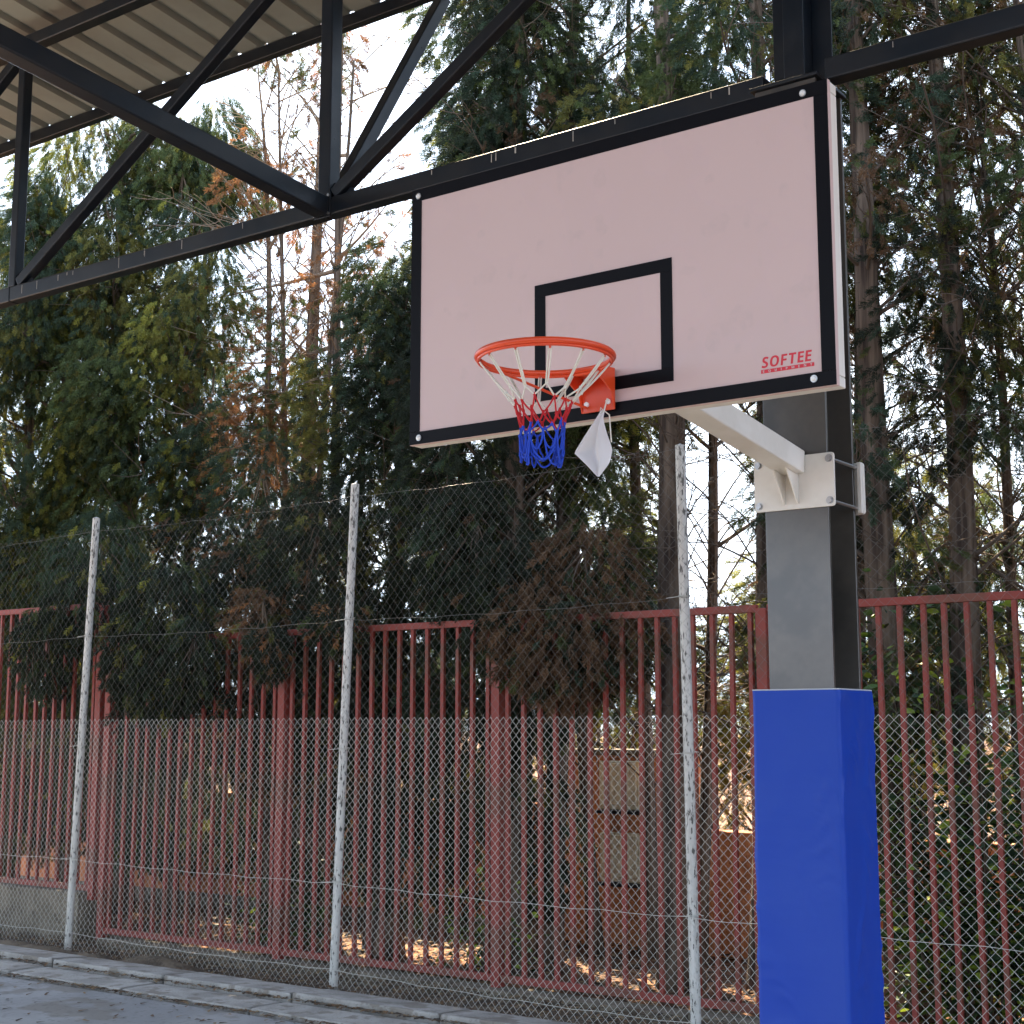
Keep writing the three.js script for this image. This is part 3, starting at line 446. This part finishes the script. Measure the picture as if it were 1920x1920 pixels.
// o: x z trunks[[dx dz r h leanx leanz]] crown{lo hi R(t) n per size col{} droop} twigs bare extra[[x y z rx ry n col]]
function cypress(label, o) {
  const id = ++treeNo, r = rng(1000 + id * 71), t = thing('cypress_tree', label, 'tree', [o.x, -0.15, o.z], 'cypress trees behind the fence');
  const trunkPts = [];
  for (const [dx, dz, rad, h, lx, lz] of o.trunks) {
    const pts = [], rs = [], N = 12; const w = [r() * 6, r() * 6];
    for (let k = 0; k <= N; k++) { const q = k / N; pts.push([dx + lx * q + 0.10 * Math.sin(q * 5 + w[0]) * q, q * h, dz + lz * q + 0.10 * Math.sin(q * 4 + w[1]) * q]); rs.push(rad * (k === 0 ? 1.35 : 1) * (1 - 0.75 * Math.pow(q, 1.2))); }
    part('trunk', new Tubes().add(pts, rs, 10, Math.max(1, Math.round(rad * 8))).geo(), M.bark, t); trunkPts.push({ pts, h });
  }
  const trunkAt = (T, y) => { const q = Math.min(0.999, Math.max(0, y / T.h)) * (T.pts.length - 1), k = Math.floor(q), f = q - k, a = T.pts[k], b = T.pts[k + 1]; return [a[0] + (b[0] - a[0]) * f, a[1] + (b[1] - a[1]) * f, a[2] + (b[2] - a[2]) * f]; };
  const B = new Tubes(), C = o.crown, place = [];
  const cols = Object.entries(C.col), tot = cols.reduce((s, c) => s + c[1], 0);
  const pickCol = () => { let q = r() * tot; for (const [k, w] of cols) { q -= w; if (q <= 0) return GREEN[k]; } return GREEN.mid; };
  const clump = (c, rx, ryy, cnt, col0, out) => {
    for (let k = 0; k < cnt; k++) {
      let x, y, z, d; do { x = r() * 2 - 1; y = r() * 2 - 1; z = r() * 2 - 1; d = Math.hypot(x, y, z); } while (d > 1 || d < 0.05);
      const s = Math.pow(d, -0.45); x *= s; y *= s; z *= s;
      const col = r() < 0.72 ? col0 : pickCol(), v = 0.65 + 0.7 * r();
      place.push([c[0] + x * rx, c[1] + y * ryy, c[2] + z * rx, x * 0.8 + out[0] * 0.5 + (r() - 0.5) * 0.8, y * 0.3 - C.droop - 0.3 + (r() - 0.5) * 0.7, z * 0.8 + out[2] * 0.5 + (r() - 0.5) * 0.8, (C.size || 1) * (0.4 + r() * 0.42), col[0] * v, col[1] * v, col[2] * v, r() * 6.28]);
    }
  };
  for (let k = 0; k < C.n; k++) {
    const T = trunkPts[Math.floor(r() * trunkPts.length)], q = Math.pow(r(), C.bias || 1.25), y = C.lo + (C.hi - C.lo) * q, a = r() * 2 * Math.PI, rad = C.R(q) * (0.25 + 0.75 * Math.sqrt(r())), tc = trunkAt(T, y);
    const c = [tc[0] + Math.cos(a) * rad, y, tc[2] + Math.sin(a) * rad], st = trunkAt(T, Math.max(0.4, y - (C.rise ?? 0.5) * rad - 0.15)), cr = 0.84 * (C.cr || 0.34) * (0.55 + 0.8 * r());
    const pts = curve(st, c, r, 0.25 * rad + 0.05, 5); B.add(pts, [0.022, 0.019, 0.015, 0.012, 0.009, 0.005].map((v) => v * (0.6 + 0.5 * rad)), 5);
    for (let m = 0; m < 4; m++) { const e = [c[0] + (r() - 0.5) * 2 * cr, c[1] + (r() - 0.4) * 2 * cr, c[2] + (r() - 0.5) * 2 * cr]; B.add(curve(pts[3 + (m % 2)], e, r, 0.15, 4), [0.007, 0.006, 0.005, 0.004, 0.002], 4); }
    const per = 3.0 * C.per * Math.pow(cr / 0.34, 2) * (0.6 + 0.8 * r());
    clump(c, cr, cr * (C.tall || 1.75), per, pickCol(), [Math.cos(a), 0, Math.sin(a)]);
  }
  for (const [x, y, z, rx, ryy, n, col] of o.extra || []) { // overhanging clumps, placed in the tree's own metres
    const st = trunkAt(trunkPts[0], Math.max(0.5, y + 0.4)); B.add(curve(st, [x - o.x, y + 0.15 + ryy * 0.5, z - o.z], r, 0.3, 6), [0.026, 0.022, 0.018, 0.014, 0.011, 0.008, 0.005], 5);
    for (let m = 0; m < 5; m++) B.add(curve([x - o.x, y + 0.15 + ryy * 0.4, z - o.z], [x - o.x + (r() - 0.5) * 2 * rx, y - ryy * r(), z - o.z + (r() - 0.5) * 2 * rx], r, 0.2, 4), [0.008, 0.007, 0.005, 0.004, 0.002], 4);
    clump([x - o.x, y + 0.15, z - o.z], rx, ryy, n * 2.2, GREEN[col], [0, 0, 0.3]);
  }
  for (let k = 0; k < (o.bare || 0); k++) { // bare side twigs, some long and arching
    const T = trunkPts[Math.floor(r() * trunkPts.length)], y = (o.bareLo ?? 1) + r() * ((o.bareHi ?? T.h) - (o.bareLo ?? 1)), st = trunkAt(T, y), a = r() * 6.28, L = 0.4 + 1.1 * r() * r() + 0.3 * r(), up = 0.25 + r() * 1.1;
    const e = [st[0] + Math.cos(a) * L, st[1] + up * L, st[2] + Math.sin(a) * L], pts = curve(st, e, r, 0.3 * L, 6).map((p, i) => [p[0], p[1] - 0.22 * L * Math.pow(i / 6, 3) + 0.12 * L * Math.sin(Math.PI * i / 6), p[2]]); B.add(pts, [0.0095, 0.008, 0.007, 0.0055, 0.004, 0.003, 0.0015], 4);
    for (let m = 0; m < 4; m++) { const s = pts[2 + Math.floor(r() * 4)], l = 0.2 + 0.5 * r(), b2 = a + (r() - 0.5) * 2.2; B.add(curve(s, [s[0] + Math.cos(b2) * l, s[1] + (r() - 0.3) * l, s[2] + Math.sin(b2) * l], r, 0.12, 4), [0.005, 0.004, 0.0035, 0.003, 0.0015], 3); }
  }
  const br = part('branches', B.geo(), o.pale ? M.twigPale : M.twig, t); br.userData.kind = 'stuff';
  const im = new THREE.InstancedMesh(SPRAYS[id % 4], M.leaf, place.length), m4 = new THREE.Matrix4(), X = new THREE.Vector3(), Y = new THREE.Vector3(), Zv = new THREE.Vector3(), cc = new THREE.Color();
  place.forEach((q, i) => {
    Zv.set(q[3], q[4], q[5]).normalize(); Y.set(0, 1, 0).addScaledVector(Zv, -Zv.y); if (Y.length() < 0.05) Y.set(1, 0, 0); Y.normalize().applyAxisAngle(Zv, (q[10] - 3.14) * 0.45); X.crossVectors(Y, Zv);
    m4.makeBasis(X, Y, Zv).scale(new THREE.Vector3(q[6], q[6], q[6])).setPosition(q[0], q[1], q[2]); im.setMatrixAt(i, m4); im.setColorAt(i, cc.setRGB(q[7], q[8], q[9]));
  });
  im.name = 'crown'; im.userData.kind = 'stuff'; im.castShadow = im.receiveShadow = true; t.add(im); count += place.length; return t;
}
let count = 0;
const cone = (a, b, p = 1) => (q) => a + (b - a) * Math.pow(q, p);
const bell = (a, m, b) => (q) => q < 0.4 ? a + (m - a) * (q / 0.4) : m + (b - m) * Math.pow((q - 0.4) / 0.6, 1.3);

cypress('olive green cypress at the far end of the row beside the raised fence', { x: -11.9, z: -6.0, trunks: [[0, 0, 0.13, 7.2, 0.2, 0], [0.5, 0.2, 0.09, 6.8, 0.3, 0.2]], crown: { lo: 1.2, hi: 7.8, R: bell(0.9, 1.0, 0.3), n: 84, per: 62, droop: 0.35, col: { mid: 4, olive: 4, blue: 2, lime: 1.2 } }, bare: 40 });
cypress('broad weeping cypress with a rounded bright green top', { x: -10.15, z: -6.3, trunks: [[0, 0, 0.15, 8.6, -0.1, 0.1], [-0.5, 0.3, 0.09, 7.0, -0.2, 0.2], [0.6, -0.2, 0.08, 6.8, 0.2, 0]], crown: { lo: 0.9, hi: 8.7, R: bell(1.0, 1.3, 0.35), n: 150, per: 60, droop: 0.55, cr: 0.38, bias: 1.1, col: { blue: 4, mid: 4, olive: 2, lime: 0.8 } }, bare: 40, extra: [[-8.6, 2.2, -4.75, 0.36, 0.75, 150, 'dark'], [-7.9, 1.9, -4.7, 0.3, 0.6, 120, 'dark'], [-8.9, 3.3, -4.9, 0.45, 0.7, 200, 'blue'], [-8.8, 1.75, -5.2, 0.45, 0.5, 140, 'dark'], [-7.9, 1.8, -5.3, 0.45, 0.5, 140, 'dark'], [-9.5, 1.9, -5.3, 0.45, 0.5, 130, 'dark'], [-7.55, 2.45, -4.2, 0.22, 0.42, 130, 'dark'], [-7.15, 2.3, -4.18, 0.24, 0.45, 150, 'dark'], [-6.75, 2.4, -4.2, 0.22, 0.36, 120, 'dark'], [-8.75, 2.55, -4.2, 0.26, 0.4, 130, 'dark'], [-9.3, 1.0, -6.0, 0.45, 0.6, 150, 'dark'], [-9.5, 7.7, -6.3, 0.5, 0.6, 150, 'mid'], [-9.2, 7.0, -6.3, 0.5, 0.6, 150, 'blue'], [-9.9, 8.3, -6.3, 0.45, 0.5, 130, 'mid'], [-8.9, 6.4, -6.2, 0.45, 0.5, 120, 'olive'], [-10.6, 7.5, -6.2, 0.5, 0.6, 130, 'blue'], [-8.2, 1.0, -5.9, 0.4, 0.5, 130, 'dark'], [-10.4, 1.1, -5.8, 0.5, 0.6, 150, 'dark'], [-7.3, 2.9, -4.4, 0.4, 0.4, 180, 'dark'], [-8.4, 2.95, -4.4, 0.4, 0.4, 170, 'dark']] });
cypress('half dead cypress with rusty brown needles and thin pale twigs', { x: -7.75, z: -6.6, pale: true, trunks: [[0.1, 0.15, 0.05, 8.8, 0.5, 0.1], [-0.15, 0, 0.045, 9.0, -0.2, 0.2], [0, 0, 0.11, 9.8, 0.1, 0.1], [0.32, 0.1, 0.07, 9.3, 0.25, 0], [-0.35, 0.1, 0.06, 8.6, -0.35, 0.1]], crown: { lo: 4.6, hi: 9.6, R: bell(0.6, 0.7, 0.25), n: 30, per: 20, droop: 0.3, bias: 0.8, col: { rust: 3.2, brown: 2.5, olive: 2, mid: 1.2 } }, bare: 210, bareLo: 2, extra: [[-7.2, 2.6, -5.2, 0.55, 0.9, 260, 'dark'], [-6.6, 2.0, -4.75, 0.4, 0.6, 150, 'dark'], [-7.4, 4.0, -5.6, 0.5, 0.7, 170, 'blue'], [-6.4, 3.4, -5.3, 0.5, 0.8, 190, 'dark'], [-7.0, 1.75, -5.3, 0.5, 0.5, 160, 'dark'], [-6.3, 1.6, -5.4, 0.4, 0.55, 130, 'dark'], [-5.85, 2.45, -4.2, 0.14, 0.22, 60, 'dark'], [-5.15, 2.65, -4.25, 0.2, 0.2, 70, 'dark'], [-6.25, 2.75, -4.5, 0.28, 0.26, 50, 'brown'], [-7.9, 3.0, -5.7, 0.5, 0.8, 200, 'dark'], [-8.3, 4.6, -6.0, 0.45, 0.6, 130, 'blue'], [-7.6, 5.1, -6.2, 0.4, 0.5, 60, 'mid'], [-8.4, 3.7, -5.8, 0.45, 0.6, 150, 'dark'], [-7.0, 4.9, -6.0, 0.35, 0.5, 60, 'olive'], [-8.9, 5.4, -6.3, 0.5, 0.6, 130, 'blue'], [-9.0, 6.2, -6.4, 0.5, 0.5, 110, 'mid'], [-8.0, 3.0, -5.9, 0.5, 0.6, 150, 'dark'], [-9.3, 4.4, -6.2, 0.5, 0.6, 140, 'blue'], [-7.3, 6.2, -6.5, 0.4, 0.5, 40, 'rust'], [-7.9, 7.4, -6.6, 0.45, 0.5, 45, 'rust']] });
cypress('thin dark cypress close against the far edge of the backboard', { x: -5.85, z: -5.7, trunks: [[0, 0, 0.12, 5.8, 0.1, 0.1], [-0.35, -0.2, 0.07, 5.4, -0.2, 0]], crown: { lo: 1.9, hi: 6.0, R: bell(0.7, 0.6, 0.2), n: 56, per: 54, droop: 0.35, col: { dark: 4, blue: 3, mid: 1.4, olive: 1.6 } }, bare: 50, extra: [[-5.7, 2.45, -4.9, 0.5, 0.6, 200, 'dark'], [-6.1, 3.2, -5.0, 0.45, 0.8, 190, 'dark'], [-5.5, 1.4, -5.2, 0.5, 0.7, 200, 'dark'], [-5.6, 0.8, -5.7, 0.5, 0.6, 200, 'dark'], [-4.9, 0.75, -5.8, 0.45, 0.6, 170, 'dark'], [-6.7, 0.9, -5.9, 0.45, 0.6, 170, 'dark'], [-4.4, 0.9, -5.9, 0.4, 0.6, 130, 'dark'], [-5.0, 1.5, -5.3, 0.5, 0.8, 200, 'dark'], [-6.2, 2.2, -5.3, 0.5, 0.8, 200, 'dark']] });
cypress('tall blue green cypress rising behind the middle of the truss', { x: -5.0, z: -6.4, trunks: [[0, 0, 0.16, 10.4, 0.1, 0], [0.5, 0.2, 0.1, 9.8, 0.5, 0]], crown: { lo: 2.6, hi: 10.6, R: bell(0.8, 0.95, 0.5), n: 104, per: 62, droop: 0.35, cr: 0.35, bias: 0.85, col: { blue: 4, dark: 2, mid: 3, olive: 1.8, lime: 0.8 } }, bare: 70 });
cypress('dark cypress below the hoop with a dead brown bunch on the fence', { x: -4.45, z: -5.5, trunks: [[0, 0, 0.14, 8.4, 0.1, -0.1]], crown: { lo: 2.3, hi: 8.6, R: bell(0.75, 0.7, 0.35), n: 56, per: 54, droop: 0.4, bias: 1.6, col: { dark: 5, blue: 2, brown: 1, mid: 1 } }, bare: 70, extra: [[-3.35, 2.5, -4.45, 0.36, 0.42, 210, 'brown'], [-3.05, 2.35, -4.35, 0.32, 0.40, 180, 'brown'], [-3.75, 2.75, -4.6, 0.35, 0.5, 160, 'dark'], [-3.2, 2.95, -4.8, 0.4, 0.4, 130, 'brown'], [-2.75, 2.5, -4.6, 0.25, 0.35, 80, 'brown'], [-4.2, 3.1, -4.8, 0.5, 0.7, 220, 'dark'], [-4.4, 1.7, -5.1, 0.4, 0.7, 160, 'dark'], [-3.9, 2.2, -5.0, 0.4, 0.7, 150, 'dark'], [-4.6, 4.0, -5.0, 0.5, 0.7, 200, 'dark']] });
cypress('cypress with a stout bare trunk seen below the hoop and white arm', { x: -2.95, z: -5.7, trunks: [[0, 0, 0.145, 9.8, -0.1, 0], [0.62, -0.2, 0.12, 9.6, 0.2, 0]], crown: { lo: 4.9, hi: 10.0, R: bell(0.6, 0.85, 0.6), n: 46, per: 50, droop: 0.3, bias: 1, col: { blue: 3, mid: 3, dark: 2, olive: 1.8 } }, bare: 80, bareLo: 1.6, bareHi: 6 });
cypress('loose cypress with slim trunks between the hoop and the column', { x: -3.9, z: -6.9, trunks: [[0, 0, 0.07, 9.2, -0.2, 0], [0.5, 0.1, 0.06, 8.8, 0.5, 0], [-0.45, 0.2, 0.06, 8.5, -0.5, 0]], crown: { lo: 2.2, hi: 9.4, R: bell(0.7, 0.8, 0.5), n: 38, per: 34, droop: 0.3, bias: 0.8, col: { mid: 3, olive: 3, brown: 1.3, blue: 2 } }, bare: 120, bareLo: 1 });
cypress('cypress standing directly behind the steel column', { x: -1.95, z: -6.2, trunks: [[0, 0, 0.11, 9.4, -0.1, 0], [0.3, 0.2, 0.07, 9.0, 0.2, 0]], crown: { lo: 2.2, hi: 9.6, R: bell(0.6, 0.7, 0.5), n: 50, per: 42, droop: 0.3, bias: 0.9, col: { mid: 3, olive: 2, dark: 2, brown: 1.6 } }, bare: 80, bareLo: 1 });
cypress('twin trunked cypress with brown tufts beside the blue pad', { x: -1.12, z: -5.6, trunks: [[0, 0, 0.14, 8.9, -0.25, 0], [0.40, -0.15, 0.125, 8.8, 0.05, 0], [0.85, -0.4, 0.07, 8.2, 0.15, 0]], crown: { lo: 2.0, hi: 9.0, R: bell(0.7, 0.65, 0.5), n: 96, per: 42, droop: 0.35, cr: 0.26, bias: 0.9, col: { dark: 3, blue: 2.5, mid: 2.4, olive: 3, brown: 1.3 } }, bare: 110, bareLo: 1.5 });
cypress('ragged cypress with bare arching twigs at the near end of the row', { x: -0.05, z: -6.4, trunks: [[0, 0, 0.10, 8.6, 0.1, 0], [-0.42, 0.2, 0.055, 7.4, -0.1, 0]], crown: { lo: 2.4, hi: 8.8, R: bell(0.7, 0.8, 0.5), n: 30, per: 40, droop: 0.3, bias: 0.8, col: { dark: 3, olive: 2, brown: 2.4 } }, bare: 110, bareLo: 2 });
// the row goes on past the frame: it darkens what the side faces of column and pad mirror
[[1.5, -5.9, 'first cypress of the row past the near end of the picture'], [3.2, -6.3, 'second cypress of the row past the near end of the picture'], [5.0, -5.8, 'third cypress of the row past the near end of the picture'], [7.0, -6.2, 'fourth cypress of the row past the near end of the picture']].forEach(([x, z, label]) => cypress(label, { x, z, trunks: [[0, 0, 0.12, 8.4, 0.1, 0], [0.4, 0.1, 0.08, 8, 0.2, 0]], crown: { lo: 0.9, hi: 8.6, R: bell(0.9, 0.95, 0.4), n: 90, per: 44, cr: 0.4, size: 1.25, droop: 0.3, col: { dark: 3, mid: 3, olive: 2, brown: 1 } }, bare: 20 }));
// second row beyond the wall: lower, thinner, mostly sunlit
[[-14.6, -9.6, 4.6, 'olive', 'far cypress beyond the terracotta wall behind the raised fence'], [-11.6, -9.9, 4.4, 'mid', 'far cypress beyond the wall filling the gap by the weeping tree'], [-8.9, -10.2, 4.2, 'olive', 'far pale cypress seen through the thin twigs of the half dead tree'], [-6.4, -9.9, 4.0, 'mid', 'far cypress beyond the wall seen by the far edge of the backboard'], [-4.6, -10.4, 3.4, 'lime', 'far yellow green cypress seen through the gap below the arm'], [-2.7, -10.0, 4.2, 'olive', 'far cypress beyond the wall just past the column'], [-0.9, -10.6, 3.2, 'lime', 'far yellowish cypress beyond the trunks beside the pad']].forEach(([x, z, h, main, label]) =>
  cypress(label, { x, z, trunks: [[0, 0, 0.09, h, 0.1, 0], [0.4, 0, 0.05, h * 0.9, 0.3, 0]], crown: { lo: 0.9, hi: h + 0.2, R: bell(0.9, 0.9, 0.25), n: 34, per: 38, size: 1.1, cr: 0.38, droop: 0.2, col: { [main]: 4, olive: 2, lime: 1.5 } }, bare: 30 }));

// ------------------------------------------------------------------ leafy shrub by the pad and small plants
function leafGeo() { const s = [[0, 0], [0.016, 0.018], [0.021, 0.036], [0.013, 0.06], [0, 0.075]], p = [], ix = [], n = []; for (const [w, l] of s) { p.push(-w, 0.25 * w, l, 0, -0.08 * l, l, w, 0.25 * w, l); for (let k = 0; k < 3; k++) n.push(0, 1, 0); } for (let k = 0; k < 4; k++) { const a = k * 3; ix.push(a, a + 3, a + 1, a + 1, a + 3, a + 4, a + 1, a + 4, a + 2, a + 2, a + 4, a + 5); } const g = new THREE.BufferGeometry(); g.setAttribute('position', new THREE.Float32BufferAttribute(p, 3)); g.setAttribute('normal', new THREE.Float32BufferAttribute(n, 3)); g.setIndex(ix); g.computeVertexNormals(); return g; }
const LEAF = leafGeo();
function shrub(label, x, z, h, rad, stems, perStem, size, pal, seed) {
  const r = rng(seed), t = thing('leafy_shrub', label, 'shrub', [x, -0.15, z]), B = new Tubes(), pl = [];
  for (let k = 0; k < stems; k++) {
    const a = r() * 6.28, R = rad * (0.3 + 0.7 * Math.sqrt(r())), e = [Math.cos(a) * R, h * (0.35 + 0.65 * r()), Math.sin(a) * R * 0.7], st = [Math.cos(a) * 0.12, 0, Math.sin(a) * 0.12], pts = curve(st, e, r, 0.4, 9);
    B.add(pts, pts.map((_, i) => 0.010 - i * 0.0009), 5);
    for (let m = 0; m < perStem; m++) { const q = pts[2 + Math.floor(r() * 8)], u = r() * 6.28, o = 0.26 * Math.sqrt(r()); pl.push([q[0] + Math.cos(u) * o, q[1] + (r() - 0.5) * 0.4, q[2] + Math.sin(u) * o, Math.cos(u) + (r() - 0.5), (r() - 0.7) * 0.9, Math.sin(u) + (r() - 0.5), size * (0.6 + 0.8 * r()), r() * 6.28, r()]); }
    for (let m = 0; m < 5; m++) { const q = pts[3 + Math.floor(r() * 6)]; B.add(curve(q, [q[0] + (r() - 0.5) * 0.6, q[1] + (r() - 0.2) * 0.4, q[2] + (r() - 0.5) * 0.6], r, 0.1, 4), 0.003, 4); }
  }
  part('stems', B.geo(), M.twig, t).userData.kind = 'stuff';
  const im = new THREE.InstancedMesh(LEAF, M.broad, pl.length), m4 = new THREE.Matrix4(), X = new THREE.Vector3(), Y = new THREE.Vector3(), Z = new THREE.Vector3(), c = new THREE.Color();
  pl.forEach((q, i) => { Z.set(q[3], q[4], q[5]).normalize(); Y.set(0, 1, 0).addScaledVector(Z, -Z.y).normalize().applyAxisAngle(Z, (q[7] - 3.14) * 0.35); X.crossVectors(Y, Z); m4.makeBasis(X, Y, Z).scale(new THREE.Vector3(q[6], q[6], q[6])).setPosition(q[0], q[1], q[2]); im.setMatrixAt(i, m4); const k = q[8] < pal[0] ? [0.30, 0.40, 0.04] : q[8] < pal[1] ? [0.09, 0.16, 0.035] : [0.034, 0.070, 0.026], v = 0.75 + 0.5 * ((i * 0.618) % 1); im.setColorAt(i, c.setRGB(k[0] * v, k[1] * v, k[2] * v)); });  // brightest tone: new leaves, with sun shining through put into the colour
  im.name = 'leaves'; im.userData.kind = 'stuff'; im.castShadow = im.receiveShadow = true; t.add(im); count += pl.length;
}
shrub('big dark leafy shrub with new leaves coloured bright as if backlit beside the blue pad', -0.45, -5.15, 3.05, 1.15, 44, 120, 1.1, [0.2, 0.55], 41);
shrub('low dark shrub behind the fence at the foot of the trunks', 0.45, -5.0, 1.8, 0.9, 22, 90, 1.1, [0.05, 0.3], 42);
shrub('small pale green sapling behind the red pickets below the hoop', -4.35, -5.2, 0.75, 0.25, 7, 40, 0.8, [0.4, 0.8], 43);
shrub('thin dark bush behind the red fence near the plinth', -7.1, -5.6, 1.1, 0.5, 9, 50, 1.0, [0.03, 0.3], 44);

// ------------------------------------------------------------------ fallen needles, leaves and pebbles
{
  const g = new THREE.BufferGeometry(); g.setAttribute('position', new THREE.Float32BufferAttribute([-0.012, 0, -0.02, 0.012, 0.004, -0.018, 0.010, 0.003, 0.022, -0.009, 0.006, 0.018], 3)); g.setIndex([0, 2, 1, 0, 3, 2]); g.computeVertexNormals();
  const put = (name, label, list) => { const im = new THREE.InstancedMesh(g, M.litter, list.length), m = new THREE.Matrix4(), e = new THREE.Euler(), q = new THREE.Quaternion(), c = new THREE.Color(); list.forEach(([x, y, z, s, a, k], i) => { e.set((a % 0.5) - 0.25, a * 7, (a % 0.3) - 0.15); m.compose(new THREE.Vector3(x, y, z), q.setFromEuler(e), new THREE.Vector3(s * 0.8, s, s * 1.3)); im.setMatrixAt(i, m); im.setColorAt(i, c.setRGB(...[[0.16, 0.09, 0.045], [0.10, 0.06, 0.035], [0.22, 0.15, 0.08], [0.05, 0.035, 0.025]][k])); }); im.name = name; im.userData = { kind: 'stuff', label, category: 'litter' }; im.castShadow = im.receiveShadow = true; scene.add(im); };
  const r = rng(63), a = [], b = [];
  for (let i = 0; i < 6500; i++) { const x = -10 + 12 * r(), z = -4.25 + 1.1 * r(); a.push([x, -0.075 + 0.06 * (z + 4.3) + 0.05 * r(), z, 0.4 + r() * 0.9, r() * 6, Math.floor(r() * 4)]); }
  for (let i = 0; i < 14000; i++) a.push([-13 + 15 * r(), -0.135 + 0.05 * r(), -4.55 - 3.0 * r(), 0.5 + r() * 1.2, r() * 6, Math.floor(r() * 4)]);
  put('leaf_litter', 'brown leaf litter strewn over the dirt around the fences', a);
  for (let i = 0; i < 3400; i++) { const x = -10 + 12 * r(), e = r(); const z = e < 0.42 ? -2.555 + (r() - 0.5) * 0.07 : e < 0.84 ? -2.935 + (r() - 0.5) * 0.06 : -2.5 + 2.2 * r() * r(); b.push([x, e < 0.42 ? 0.004 + 0.008 * r() : e < 0.84 ? 0.026 + 0.01 * r() : 0.006, z, 0.35 + r() * 0.8, r() * 6, Math.floor(r() * 4)]); }
  put('court_litter', 'scattered dry leaves along the gutter and court edge', b);
}
console.log('instances', count);

renderer.render(scene, camera);
